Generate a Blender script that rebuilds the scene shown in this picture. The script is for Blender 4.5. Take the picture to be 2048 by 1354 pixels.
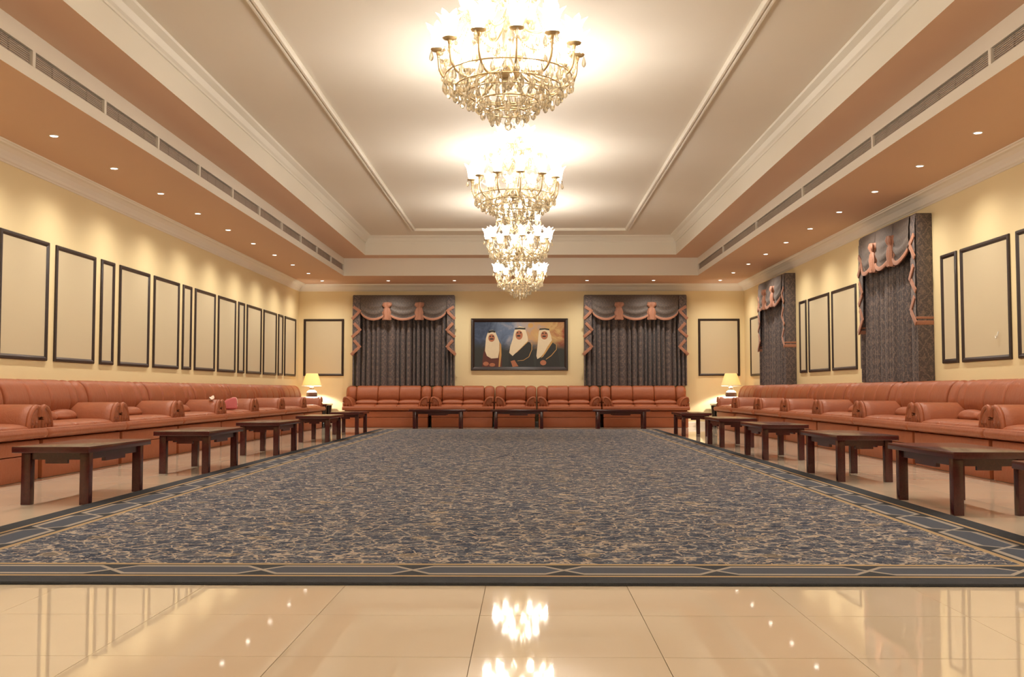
import bpy, bmesh, math, random
from mathutils import Vector, Matrix
random.seed(7)
PI = math.pi
S = bpy.context.scene
for o in list(bpy.data.objects):
    bpy.data.objects.remove(o)

# ------------------------------------------------------------------ camera, world, exposure
cam_d = bpy.data.cameras.new('camera')
cam_d.sensor_width = 36.0
cam_d.sensor_fit = 'HORIZONTAL'
cam_d.lens = 2060.0 * 36.0 / 2048.0
cam_d.clip_start = 0.05
cam_d.clip_end = 100
cam = bpy.data.objects.new('camera', cam_d)
S.collection.objects.link(cam)
cam.location = (0, 0, 0.83)
cam.rotation_euler = (math.radians(90 + 2.918), 0, math.radians(0.8055))
S.camera = cam

world = bpy.data.worlds.new('world')
S.world = world
world.use_nodes = True
world.node_tree.nodes['Background'].inputs[0].default_value = (0.9, 0.75, 0.55, 1)
world.node_tree.nodes['Background'].inputs[1].default_value = 0.0

S.view_settings.view_transform = 'Standard'
S.view_settings.look = 'None'
S.view_settings.gamma = 1.0
S.view_settings.use_curve_mapping = False
S.view_settings.exposure = 0.58
S.cycles.use_denoising = True
S.cycles.max_bounces = 8
S.cycles.diffuse_bounces = 4
S.cycles.glossy_bounces = 3
S.cycles.transparent_max_bounces = 12
S.cycles.sample_clamp_indirect = 6.0
S.cycles.caustics_reflective = False
S.cycles.caustics_refractive = False

CHANDELIER_W = 150.0      # watts of each chandelier, shared among its bulbs
DOWN_W = 72.0             # watts of each recessed downlight
LAMP_W = 125.0             # watts of each table lamp bulb
WARM = (1.0, 0.78, 0.52)
WARM2 = (1.0, 0.97, 0.95)

# ------------------------------------------------------------------ room dimensions (metres)
CX = -0.13                 # room axis
W = 5.245                  # half width
YB = 24.2                  # end wall
YF = -3.0                  # wall behind the camera
ZS = 3.34                  # soffit
ZL = 3.727                 # ledge
ZC = 4.13                  # upper ceiling
FX, FY0, FY1 = 3.855, -1.2, 22.33      # lower fascia rectangle
UX, UY0, UY1 = 3.31, -0.65, 21.82      # upper fascia rectangle
MX, MY0, MY1 = 2.22, 0.45, 20.85       # ceiling moulding rectangle

ORD = ['first', 'second', 'third', 'fourth', 'fifth', 'sixth', 'seventh', 'eighth', 'ninth', 'tenth',
       'eleventh', 'twelfth', 'thirteenth', 'fourteenth', 'fifteenth', 'sixteenth', 'seventeenth', 'eighteenth']

# ------------------------------------------------------------------ node helpers
def mat_new(name):
    m = bpy.data.materials.new(name)
    m.use_nodes = True
    nt = m.node_tree
    return m, nt, nt.nodes['Principled BSDF']

def N(nt, typ, **kw):
    n = nt.nodes.new(typ)
    for k, v in kw.items():
        if isinstance(k, str) and k.startswith('i_'):
            n.inputs[k[2:]].default_value = v
        else:
            setattr(n, k, v)
    return n

def L(nt, a, b):
    nt.links.new(a, b)

def M(nt, op, a, b=None, c=None, clamp=False):
    n = nt.nodes.new('ShaderNodeMath')
    n.operation = op
    n.use_clamp = clamp
    for i, v in enumerate((a, b, c)):
        if v is None:
            continue
        if isinstance(v, (int, float)):
            n.inputs[i].default_value = v
        else:
            nt.links.new(v, n.inputs[i])
    return n.outputs[0]

def mixc(nt, fac, a, b):
    n = nt.nodes.new('ShaderNodeMix')
    n.data_type = 'RGBA'
    for key, v in ((0, fac), (6, a), (7, b)):
        if isinstance(v, (int, float)):
            n.inputs[key].default_value = v
        elif isinstance(v, tuple):
            n.inputs[key].default_value = (v + (1,)) if len(v) == 3 else v
        else:
            nt.links.new(v, n.inputs[key])
    return n.outputs[2]

def noise(nt, vec, scale, detail=3.0, rough=0.55, dist=0.0):
    n = nt.nodes.new('ShaderNodeTexNoise')
    n.inputs['Scale'].default_value = scale
    n.inputs['Detail'].default_value = detail
    n.inputs['Roughness'].default_value = rough
    n.inputs['Distortion'].default_value = dist
    if vec is not None:
        nt.links.new(vec, n.inputs['Vector'])
    return n

def voro(nt, vec, scale, feature='F1', rnd=1.0):
    n = nt.nodes.new('ShaderNodeTexVoronoi')
    n.feature = feature
    n.inputs['Scale'].default_value = scale
    n.inputs['Randomness'].default_value = rnd
    if vec is not None:
        nt.links.new(vec, n.inputs['Vector'])
    return n

def ramp(nt, fac, stops):
    n = nt.nodes.new('ShaderNodeValToRGB')
    el = n.color_ramp.elements
    while len(el) < len(stops):
        el.new(0.5)
    for e, (p, c) in zip(el, stops):
        e.position = p
        e.color = (c + (1,)) if len(c) == 3 else c
    nt.links.new(fac, n.inputs[0])
    return n.outputs[0]

def bump(nt, bsdf, height, strength, dist=0.01):
    b = nt.nodes.new('ShaderNodeBump')
    b.inputs['Strength'].default_value = strength
    b.inputs['Distance'].default_value = dist
    nt.links.new(height, b.inputs['Height'])
    nt.links.new(b.outputs[0], bsdf.inputs['Normal'])

def objco(nt):
    return nt.nodes.new('ShaderNodeTexCoord').outputs['Object']

def paint(name, col, rough=0.6, var=0.04, bs=0.08, scale=60):
    m, nt, b = mat_new(name)
    co = objco(nt)
    n = noise(nt, co, 1.3, 2)
    dark = tuple(c * (1 - var) for c in col)
    L(nt, mixc(nt, n.outputs[0], dark, col), b.inputs['Base Color'])
    b.inputs['Roughness'].default_value = rough
    n2 = noise(nt, co, scale, 3)
    bump(nt, b, n2.outputs[0], bs, 0.002)
    return m

# ------------------------------------------------------------------ materials
M_WALL = paint('wall_paint', (0.86, 0.71, 0.41), 0.55, 0.05)
M_PANEL = paint('panel_cloth', (0.61, 0.515, 0.34), 0.7, 0.03, 0.15, 220)
M_CEIL = paint('ceiling_paint', (0.80, 0.72, 0.60), 0.65, 0.03)
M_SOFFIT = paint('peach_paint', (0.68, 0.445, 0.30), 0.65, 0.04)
M_TRIM = paint('trim_paint', (0.86, 0.80, 0.69), 0.45, 0.02)
M_GRILLE = paint('grille_metal', (0.46, 0.37, 0.30), 0.5, 0.1)
M_GROUT = paint('grout', (0.30, 0.22, 0.14), 0.9)

def make_tile():
    m, nt, b = mat_new('polished_tile')
    co = objco(nt)
    gi = nt.nodes.new('ShaderNodeObjectInfo')
    n = noise(nt, co, 2.2, 4, 0.6, 0.6)
    c = mixc(nt, n.outputs[0], (0.72, 0.61, 0.47), (0.80, 0.69, 0.54))
    c2 = mixc(nt, M(nt, 'MULTIPLY', gi.outputs['Random'], 0.25), c, (0.70, 0.57, 0.41))
    L(nt, c2, b.inputs['Base Color'])
    b.inputs['Roughness'].default_value = 0.035
    b.inputs['IOR'].default_value = 1.55
    return m
M_TILE = make_tile()

def make_leather():
    m, nt, b = mat_new('terracotta_leather')
    co = objco(nt)
    n = noise(nt, co, 4, 4, 0.6)
    c = mixc(nt, n.outputs[0], (0.265, 0.071, 0.025), (0.345, 0.098, 0.036))
    L(nt, c, b.inputs['Base Color'])
    b.inputs['Roughness'].default_value = 0.42
    b.inputs['Specular IOR Level'].default_value = 0.4
    v = voro(nt, co, 180, 'F1')
    n2 = noise(nt, co, 14, 4, 0.6, 0.8)
    bump(nt, b, M(nt, 'ADD', M(nt, 'MULTIPLY', v.outputs['Distance'], 0.25), M(nt, 'MULTIPLY', n2.outputs[0], 1.2)), 0.35, 0.012)
    return m
M_LEATHER = make_leather()

def make_wood(name, a, bcol, rough):
    m, nt, b = mat_new(name)
    co = objco(nt)
    mp = nt.nodes.new('ShaderNodeMapping')
    mp.inputs['Scale'].default_value = (1.5, 14, 14)
    L(nt, co, mp.inputs[0])
    n = noise(nt, mp.outputs[0], 3, 5, 0.6, 1.2)
    L(nt, ramp(nt, n.outputs[0], [(0.3, a), (0.7, bcol)]), b.inputs['Base Color'])
    b.inputs['Roughness'].default_value = rough
    b.inputs['Coat Weight'].default_value = 0.12
    b.inputs['Coat Roughness'].default_value = 0.12
    return m
M_WOOD = make_wood('mahogany', (0.040, 0.006, 0.007), (0.070, 0.011, 0.011), 0.2)
M_FRAME = make_wood('dark_frame_wood', (0.014, 0.006, 0.004), (0.028, 0.010, 0.007), 0.4)

def make_carpet(hx, y0, y1):
    m, nt, b = mat_new('carpet_pattern')
    co = objco(nt)
    sp = nt.nodes.new('ShaderNodeSeparateXYZ')
    L(nt, co, sp.inputs[0])
    x, y = sp.outputs[0], sp.outputs[1]
    dx = M(nt, 'SUBTRACT', hx, M(nt, 'ABSOLUTE', x))
    dy = M(nt, 'MINIMUM', M(nt, 'SUBTRACT', y, y0), M(nt, 'SUBTRACT', y1, y))
    d = M(nt, 'MINIMUM', dx, dy)
    side = M(nt, 'LESS_THAN', dx, dy)
    s = M(nt, 'ADD', M(nt, 'MULTIPLY', side, y), M(nt, 'MULTIPLY', M(nt, 'SUBTRACT', 1.0, side), x))
    # ---- field: scrolling vines
    nw = noise(nt, co, 7.0, 3, 0.6)
    sub = nt.nodes.new('ShaderNodeVectorMath'); sub.operation = 'SUBTRACT'
    L(nt, nw.outputs['Color'], sub.inputs[0]); sub.inputs[1].default_value = (0.5, 0.5, 0.5)
    scl = nt.nodes.new('ShaderNodeVectorMath'); scl.operation = 'SCALE'
    L(nt, sub.outputs[0], scl.inputs[0]); scl.inputs[3].default_value = 0.14
    add = nt.nodes.new('ShaderNodeVectorMath'); add.operation = 'ADD'
    L(nt, co, add.inputs[0]); L(nt, scl.outputs[0], add.inputs[1])
    wv = add.outputs[0]
    nb = noise(nt, co, 14, 4, 0.65)
    base = ramp(nt, nb.outputs[0], [(0.35, (0.034, 0.044, 0.074)), (0.52, (0.070, 0.083, 0.117)), (0.70, (0.14, 0.146, 0.168))])
    n3 = noise(nt, co, 2.2, 2)
    e1 = voro(nt, wv, 8.5, 'DISTANCE_TO_EDGE')
    l1 = M(nt, 'MULTIPLY', M(nt, 'LESS_THAN', e1.outputs['Distance'], 0.045), M(nt, 'GREATER_THAN', noise(nt, co, 6, 2).outputs[0], 0.42))
    f1 = voro(nt, wv, 13, 'F1')
    r1 = M(nt, 'MULTIPLY', M(nt, 'COMPARE', f1.outputs['Distance'], 0.32, 0.05), M(nt, 'GREATER_THAN', noise(nt, co, 17, 2).outputs[0], 0.53))
    e2 = voro(nt, wv, 24, 'DISTANCE_TO_EDGE')
    l2 = M(nt, 'MULTIPLY', M(nt, 'LESS_THAN', e2.outputs['Distance'], 0.06), M(nt, 'GREATER_THAN', noise(nt, co, 11, 2).outputs[0], 0.5))
    fl = voro(nt, co, 30, 'F1')
    dots = M(nt, 'LESS_THAN', fl.outputs['Distance'], 0.17)
    tan = mixc(nt, n3.outputs[0], (0.46, 0.34, 0.24), (0.54, 0.48, 0.42))
    c = mixc(nt, M(nt, 'MULTIPLY', l2, 0.7), base, (0.27, 0.27, 0.28))
    c = mixc(nt, M(nt, 'MULTIPLY', l1, 0.75), c, tan)
    c = mixc(nt, M(nt, 'MULTIPLY', r1, 0.85), c, (0.52, 0.40, 0.28))
    c = mixc(nt, M(nt, 'MULTIPLY', dots, 0.6), c, tan)
    # small golden rosettes on a lattice
    px = M(nt, 'SUBTRACT', M(nt, 'PINGPONG', M(nt, 'ADD', x, 40.0), 0.45), 0.0)
    py = M(nt, 'PINGPONG', M(nt, 'ADD', y, 40.0), 0.30)
    rr = M(nt, 'SQRT', M(nt, 'ADD', M(nt, 'MULTIPLY', px, px), M(nt, 'MULTIPLY', py, py)))
    ros = M(nt, 'LESS_THAN', rr, M(nt, 'ADD', 0.035, M(nt, 'MULTIPLY', nb.outputs[0], 0.05)))
    c = mixc(nt, M(nt, 'MULTIPLY', ros, 0.22), c, (0.50, 0.34, 0.15))
    # ---- border
    def band(lo, hi):
        return M(nt, 'MULTIPLY', M(nt, 'GREATER_THAN', d, lo), M(nt, 'LESS_THAN', d, hi))
    dark = mixc(nt, nb.outputs[0], (0.040, 0.043, 0.050), (0.068, 0.072, 0.082))
    c = mixc(nt, M(nt, 'LESS_THAN', d, 0.47), c, dark)
    v = M(nt, 'ABSOLUTE', M(nt, 'DIVIDE', M(nt, 'SUBTRACT', d, 0.305), 0.095))
    P = 0.69
    tri = M(nt, 'DIVIDE', M(nt, 'PINGPONG', M(nt, 'ADD', s, 30.0), P / 2), P / 2)
    hexm = M(nt, 'MINIMUM', 1.0, M(nt, 'MULTIPLY', tri, 4.0))
    inside = M(nt, 'LESS_THAN', v, hexm)
    c = mixc(nt, M(nt, 'MULTIPLY', inside, band(0.19, 0.42)), c, (0.085, 0.095, 0.12))
    chain = M(nt, 'LESS_THAN', M(nt, 'ABSOLUTE', M(nt, 'SUBTRACT', v, hexm)), 0.19)
    c = mixc(nt, M(nt, 'MULTIPLY', chain, band(0.175, 0.435)), c, (0.36, 0.315, 0.27))
    c = mixc(nt, band(0.140, 0.168), c, (0.46, 0.32, 0.18))
    c = mixc(nt, band(0.440, 0.478), c, (0.42, 0.30, 0.17))
    L(nt, c, b.inputs['Base Color'])
    b.inputs['Roughness'].default_value = 0.95
    b.inputs['Specular IOR Level'].default_value = 0.1
    nf = noise(nt, co, 160, 2)
    bump(nt, b, M(nt, 'ADD', nf.outputs[0], M(nt, 'MULTIPLY', l1, 0.8)), 0.6, 0.006)
    return m

def make_damask(name, base, fig, scale):
    m, nt, b = mat_new(name)
    co = objco(nt)
    sp = nt.nodes.new('ShaderNodeSeparateXYZ'); L(nt, co, sp.inputs[0])
    nw = noise(nt, co, 9 * scale, 2, 0.6)
    wob = M(nt, 'MULTIPLY', nw.outputs[0], 0.55)
    h = M(nt, 'MULTIPLY', M(nt, 'ADD', sp.outputs[0], sp.outputs[1]), 5.0 * scale)
    g = M(nt, 'MULTIPLY', sp.outputs[2], 3.6 * scale)
    d1 = M(nt, 'ABSOLUTE', M(nt, 'SUBTRACT', M(nt, 'FRACT', M(nt, 'ADD', M(nt, 'ADD', h, g), wob)), 0.5))
    d2 = M(nt, 'ABSOLUTE', M(nt, 'SUBTRACT', M(nt, 'FRACT', M(nt, 'ADD', M(nt, 'SUBTRACT', h, g), wob)), 0.5))
    lat = M(nt, 'LESS_THAN', M(nt, 'MINIMUM', d1, d2), 0.045)
    bud = M(nt, 'GREATER_THAN', M(nt, 'MINIMUM', d1, d2), 0.33)
    nf = noise(nt, co, 42 * scale, 3, 0.7)
    fleck = M(nt, 'GREATER_THAN', nf.outputs[0], 0.56)
    k = M(nt, 'ADD', M(nt, 'MULTIPLY', M(nt, 'ADD', lat, bud, clamp=True), 0.45), M(nt, 'MULTIPLY', fleck, 0.6), clamp=True)
    L(nt, mixc(nt, M(nt, 'MULTIPLY', k, 0.8), base, fig), b.inputs['Base Color'])
    b.inputs['Roughness'].default_value = 0.6
    b.inputs['Sheen Weight'].default_value = 0.15
    bump(nt, b, k, 0.25, 0.004)
    return m
M_DRAPE = make_damask('drape_damask', (0.075, 0.060, 0.060), (0.25, 0.17, 0.135), 1.0)
M_SWAG = make_damask('swag_damask', (0.085, 0.064, 0.054), (0.17, 0.12, 0.09), 1.4)
M_COPPER = make_damask('copper_braid', (0.31, 0.125, 0.068), (0.44, 0.215, 0.13), 4.0)

def simple(name, col, rough=0.4, metal=0.0, **kw):
    m, nt, b = mat_new(name)
    co = objco(nt)
    n = noise(nt, co, 20, 2)
    L(nt, mixc(nt, n.outputs[0], tuple(c * 0.9 for c in col), col), b.inputs['Base Color'])
    b.inputs['Roughness'].default_value = rough
    b.inputs['Metallic'].default_value = metal
    for k, v in kw.items():
        b.inputs[k].default_value = v
    return m
M_GOLD = simple('aged_gold', (0.70, 0.52, 0.28), 0.3, 0.6)
M_WHITE = simple('white_ceramic', (0.82, 0.78, 0.70), 0.2)
M_JAR = make_damask('jar_pattern', (0.08, 0.045, 0.035), (0.30, 0.17, 0.11), 6.0)
M_BLACKGLOSS = simple('black_gloss', (0.02, 0.016, 0.014), 0.1)
M_PINK = simple('pink_cloth', (0.55, 0.13, 0.13), 0.75)
M_PALE = simple('pale_cloth', (0.80, 0.66, 0.55), 0.8)
M_DARK = simple('dark_gap', (0.02, 0.016, 0.013), 0.8)

def make_crystal():
    m = bpy.data.materials.new('crystal')
    m.use_nodes = True
    nt = m.node_tree
    nt.nodes.clear()
    out = nt.nodes.new('ShaderNodeOutputMaterial')
    tr = nt.nodes.new('ShaderNodeBsdfTransparent'); tr.inputs[0].default_value = (0.98, 0.95, 0.88, 1)
    gl = nt.nodes.new('ShaderNodeBsdfGlossy'); gl.inputs[0].default_value = (1, 0.93, 0.80, 1); gl.inputs['Roughness'].default_value = 0.06
    df = nt.nodes.new('ShaderNodeBsdfTranslucent'); df.inputs[0].default_value = (1.0, 0.92, 0.76, 1)
    fr = nt.nodes.new('ShaderNodeFresnel'); fr.inputs[0].default_value = 1.9
    m0 = nt.nodes.new('ShaderNodeMixShader'); m0.inputs[0].default_value = 0.28
    L(nt, tr.outputs[0], m0.inputs[1]); L(nt, df.outputs[0], m0.inputs[2])
    m1 = nt.nodes.new('ShaderNodeMixShader')
    L(nt, M(nt, 'ADD', M(nt, 'MULTIPLY', fr.outputs[0], 0.7), 0.18), m1.inputs[0]); L(nt, m0.outputs[0], m1.inputs[1]); L(nt, gl.outputs[0], m1.inputs[2])
    L(nt, m1.outputs[0], out.inputs[0])
    return m
M_CRYSTAL = make_crystal()

def make_tulip():
    m = bpy.data.materials.new('frosted_tulip_glass')
    m.use_nodes = True
    nt = m.node_tree
    nt.nodes.clear()
    out = nt.nodes.new('ShaderNodeOutputMaterial')
    tr = nt.nodes.new('ShaderNodeBsdfTransparent'); tr.inputs[0].default_value = (1, 0.96, 0.9, 1)
    tl = nt.nodes.new('ShaderNodeBsdfTranslucent'); tl.inputs[0].default_value = (0.95, 0.9, 0.8, 1)
    em = nt.nodes.new('ShaderNodeEmission'); em.inputs[0].default_value = (1, 0.92, 0.78, 1); em.inputs[1].default_value = 2.6
    a = nt.nodes.new('ShaderNodeMixShader'); a.inputs[0].default_value = 0.5
    L(nt, tr.outputs[0], a.inputs[1]); L(nt, tl.outputs[0], a.inputs[2])
    ad = nt.nodes.new('ShaderNodeAddShader')
    L(nt, a.outputs[0], ad.inputs[0]); L(nt, em.outputs[0], ad.inputs[1])
    L(nt, ad.outputs[0], out.inputs[0])
    return m
M_TULIP = make_tulip()

def emis(name, col, st):
    m = bpy.data.materials.new(name)
    m.use_nodes = True
    nt = m.node_tree
    nt.nodes.clear()
    out = nt.nodes.new('ShaderNodeOutputMaterial')
    e = nt.nodes.new('ShaderNodeEmission')
    e.inputs[0].default_value = col + (1,)
    e.inputs[1].default_value = st
    L(nt, e.outputs[0], out.inputs[0])
    return m
M_BULB = emis('lit_bulb', (1, 0.92, 0.78), 25.0)
M_LENS = emis('lit_downlight_lens', (1, 0.92, 0.8), 9.0)

def make_shade():
    m = bpy.data.materials.new('lamp_shade_fabric')
    m.use_nodes = True
    nt = m.node_tree
    nt.nodes.clear()
    out = nt.nodes.new('ShaderNodeOutputMaterial')
    d = nt.nodes.new('ShaderNodeBsdfDiffuse'); d.inputs[0].default_value = (0.85, 0.72, 0.45, 1)
    t = nt.nodes.new('ShaderNodeBsdfTranslucent'); t.inputs[0].default_value = (0.80, 0.58, 0.26, 1)
    n = noise(nt, objco(nt), 60, 2)
    a = nt.nodes.new('ShaderNodeMixShader'); a.inputs[0].default_value = 0.3
    L(nt, d.outputs[0], a.inputs[1]); L(nt, t.outputs[0], a.inputs[2])
    bp = nt.nodes.new('ShaderNodeBump'); bp.inputs['Strength'].default_value = 0.1
    L(nt, n.outputs[0], bp.inputs['Height']); L(nt, bp.outputs[0], d.inputs['Normal'])
    L(nt, a.outputs[0], out.inputs[0])
    return m
M_SHADE = make_shade()

# ------------------------------------------------------------------ mesh helpers
class B:
    def __init__(self):
        self.v = []; self.f = []; self.fm = []; self.mi = 0
    def face(self, *ids):
        self.f.append(tuple(ids)); self.fm.append(self.mi)
    def box(self, x0, x1, y0, y1, z0, z1):
        b = len(self.v)
        self.v += [(x0, y0, z0), (x1, y0, z0), (x1, y1, z0), (x0, y1, z0), (x0, y0, z1), (x1, y0, z1), (x1, y1, z1), (x0, y1, z1)]
        for q in ((0, 3, 2, 1), (4, 5, 6, 7), (0, 1, 5, 4), (1, 2, 6, 5), (2, 3, 7, 6), (3, 0, 4, 7)):
            self.face(*[b + i for i in q])
        return self
    def grid(self, rows, close_u=False, close_v=False):
        """rows: list of equal-length point lists, skinned into quads"""
        b = len(self.v); nr = len(rows); nc = len(rows[0])
        for r in rows:
            self.v += [tuple(p) for p in r]
        for i in range(nr if close_v else nr - 1):
            for j in range(nc if close_u else nc - 1):
                i2, j2 = (i + 1) % nr, (j + 1) % nc
                self.face(b + i * nc + j, b + i * nc + j2, b + i2 * nc + j2, b + i2 * nc + j)
        return b
    def cap(self, b, start, n, rev=False):
        ids = [b + start + i for i in range(n)]
        self.face(*(ids[::-1] if rev else ids))
    def lathe(self, prof, n=16, cx=0, cy=0, z0=0):
        rows = []
        for r, z in prof:
            rows.append([(cx + r * math.cos(2 * PI * k / n), cy + r * math.sin(2 * PI * k / n), z0 + z) for k in range(n)])
        b = self.grid(rows, close_u=True)
        if prof[0][0] > 1e-5:
            self.cap(b, 0, n, True)
        if prof[-1][0] > 1e-5:
            self.cap(b, (len(prof) - 1) * n, n)
        return self
    def tube(self, pts, rad, n=6, cap=True):
        pts = [Vector(p) for p in pts]
        rows = []
        up = Vector((0, 0, 1))
        for i, p in enumerate(pts):
            t = (pts[min(i + 1, len(pts) - 1)] - pts[max(i - 1, 0)])
            t.normalize()
            a = t.cross(up)
            if a.length < 1e-3:
                a = t.cross(Vector((0, 1, 0)))
            a.normalize()
            c = a.cross(t)
            r = rad[i] if isinstance(rad, (list, tuple)) else rad
            rows.append([p + a * r * math.cos(2 * PI * k / n) + c * r * math.sin(2 * PI * k / n) for k in range(n)])
        b = self.grid(rows, close_u=True)
        if cap:
            self.cap(b, 0, n, True); self.cap(b, (len(pts) - 1) * n, n)
        return self
    def puff(self, prof, x0, x1, r, nseg=20, endn=5, axis=0, mod=None, inset=None):
        """sweep a closed (a, z) profile from x0 to x1 with rounded pillow ends; mod(t, k) gives a radial factor"""
        cy_ = sum(p[0] for p in prof) / len(prof); cz_ = sum(p[1] for p in prof) / len(prof)
        rad = min(max(abs(p[0] - cy_) for p in prof), max(abs(p[1] - cz_) for p in prof))
        r = min(r, abs(x1 - x0) * 0.49)
        ts = []
        for k in range(endn):
            ts.append(r * (1 - math.cos(PI / 2 * k / endn)))
        Ln = abs(x1 - x0)
        for k in range(nseg + 1):
            ts.append(r + (Ln - 2 * r) * k / nseg)
        for k in range(endn - 1, -1, -1):
            ts.append(Ln - r * (1 - math.cos(PI / 2 * k / endn)))
        rows = []
        ins = inset if inset is not None else r
        for t in ts:
            e = min(t, Ln - t)
            s = 0.0
            if e < r:
                s = 1 - math.sqrt(max(0.0, 1 - (1 - e / r) ** 2))
            row = []
            for k, (py, pz) in enumerate(prof):
                dy, dz = py - cy_, pz - cz_
                ln = math.hypot(dy, dz) + 1e-9
                q = max(0.12, 1 - ins * s / ln)
                if mod:
                    q *= mod(t / Ln, k)
                xx = x0 + (t if x1 > x0 else -t)
                yy, zz = cy_ + dy * q, cz_ + dz * q
                row.append((xx, yy, zz) if axis == 0 else (yy, xx, zz))
            rows.append(row)
        b = self.grid(rows, close_u=True)
        n = len(prof)
        self.cap(b, 0, n, True); self.cap(b, (len(rows) - 1) * n, n)
        return self
    def ring(self, cx, hx, y0, y1, prof):
        """rectangular mitred ring: prof = (inset, z) closed profile"""
        rows = []
        for ins, z in prof:
            rows.append([(cx - hx + ins, y0 + ins, z), (cx + hx - ins, y0 + ins, z), (cx + hx - ins, y1 - ins, z), (cx - hx + ins, y1 - ins, z)])
        self.grid(rows, close_u=True, close_v=True)
        return self
    def mesh(self, name, mats, smooth=False, bevel=0.0, bseg=2, angle=40):
        me = bpy.data.meshes.new(name)
        me.from_pydata(self.v, [], self.f)
        if not isinstance(mats, (list, tuple)):
            mats = [mats]
        for m in mats:
            me.materials.append(m)
        if len(mats) > 1:
            for p, i in zip(me.polygons, self.fm):
                p.material_index = i
        bm = bmesh.new(); bm.from_mesh(me)
        bmesh.ops.recalc_face_normals(bm, faces=bm.faces)
        if bevel > 0:
            bmesh.ops.bevel(bm, geom=bm.edges[:], offset=bevel, segments=bseg, affect='EDGES', profile=0.6)
        bm.to_mesh(me); bm.free()
        if smooth or bevel > 0:
            for p in me.polygons:
                p.use_smooth = True
            try:
                me.set_sharp_from_angle(angle=math.radians(angle))
            except Exception:
                pass
        return me

COL = S.collection
def obj(name, me, parent=None, loc=(0, 0, 0), rot=(0, 0, 0), scale=(1, 1, 1)):
    o = bpy.data.objects.new(name, me)
    COL.objects.link(o)
    o.parent = parent
    o.location = loc; o.rotation_euler = rot; o.scale = scale
    return o
def tag(o, label, cat, group=None):
    o['label'] = label; o['category'] = cat
    if group:
        o['group'] = group
    return o
def thing(name, label, cat, loc=(0, 0, 0), rz=0.0, group=None):
    return tag(obj(name, None, None, loc, (0, 0, rz)), label, cat, group)
def struct(name, me, parent=None, **kw):
    o = obj(name, me, parent, **kw)
    o['kind'] = 'structure'
    return o
def copy_tree(o, parent=None):
    c = o.copy()
    COL.objects.link(c)
    c.parent = parent
    for ch in o.children:
        copy_tree(ch, c)
    return c
def light(name, kind, power, parent, loc, color=WARM, radius=0.05, **kw):
    d = bpy.data.lights.new(name, kind)
    d.energy = power; d.color = color
    d.shadow_soft_size = radius
    for k, v in kw.items():
        setattr(d, k, v)
    return obj(name, d, parent, loc)

def spline(pts, n, closed=False):
    """Catmull-Rom through points"""
    out = []
    m = len(pts)
    segs = m if closed else m - 1
    for i in range(segs):
        def g(k):
            return pts[k % m] if closed else pts[max(0, min(m - 1, k))]
        p0, p1, p2, p3 = g(i - 1), g(i), g(i + 1), g(i + 2)
        for k in range(n):
            t = k / n
            out.append(tuple(0.5 * ((2 * b) + (-a + c) * t + (2 * a - 5 * b + 4 * c - d) * t * t + (-a + 3 * b - 3 * c + d) * t ** 3)
                             for a, b, c, d in zip(p0, p1, p2, p3)))
    if not closed:
        out.append(tuple(pts[-1]))
    return out

# ------------------------------------------------------------------ room shell
x0, x1 = CX - W, CX + W
floor = struct('floor', B().box(x0 - 0.2, x1 + 0.2, YF - 0.2, YB + 0.2, -0.2, -0.012).mesh('floor_slab', M_GROUT))
struct('wall_left', B().box(x0 - 0.2, x0, YF - 0.2, YB + 0.2, -0.012, ZC + 0.2).mesh('wall', M_WALL))
struct('wall_right', B().box(x1, x1 + 0.2, YF - 0.2, YB + 0.2, -0.012, ZC + 0.2).mesh('wall', M_WALL))
struct('wall_back', B().box(x0, x1, YB, YB + 0.2, -0.012, ZC + 0.2).mesh('wall', M_WALL))
struct('wall_front', B().box(x0, x1, YF - 0.2, YF, -0.012, ZC + 0.2).mesh('wall', M_WALL))
ceil = struct('ceiling', B().box(x0, x1, YF, YB, ZC, ZC + 0.2).mesh('ceiling_slab', M_CEIL))

# lower bulkhead: two strips with a recessed slot between them on the long sides
SL0, SL1, SLD = 3.448, 3.578, 0.07
def slab_ring(inx, y_in0, y_in1, z0_, z1_):
    bb = B()
    outer = [(x0, YF), (x1, YF), (x1, YB), (x0, YB)]
    inner = [(CX - inx, y_in0), (CX + inx, y_in0), (CX + inx, y_in1), (CX - inx, y_in1)]
    rows = [[(p[0], p[1], z0_) for p in outer], [(p[0], p[1], z0_) for p in inner],
            [(p[0], p[1], z1_) for p in inner], [(p[0], p[1], z1_) for p in outer]]
    bb.grid(rows, close_u=True, close_v=True)
    return bb
def part_struct(name, bb, mat, **kw):
    return obj(name, bb.mesh(name, mat, **kw), ceil)
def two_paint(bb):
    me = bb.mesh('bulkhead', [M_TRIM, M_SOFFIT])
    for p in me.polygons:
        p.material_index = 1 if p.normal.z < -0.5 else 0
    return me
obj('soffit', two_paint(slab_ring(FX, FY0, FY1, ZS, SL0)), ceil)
part_struct('fascia', slab_ring(FX, FY0, FY1, SL1, ZL), M_TRIM)
part_struct('fascia', slab_ring(FX + SLD, FY0, FY1, SL0, SL1), M_TRIM)
obj('upper_bulkhead', two_paint(slab_ring(UX, UY0, UY1, ZL, ZC)), ceil)
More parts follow.
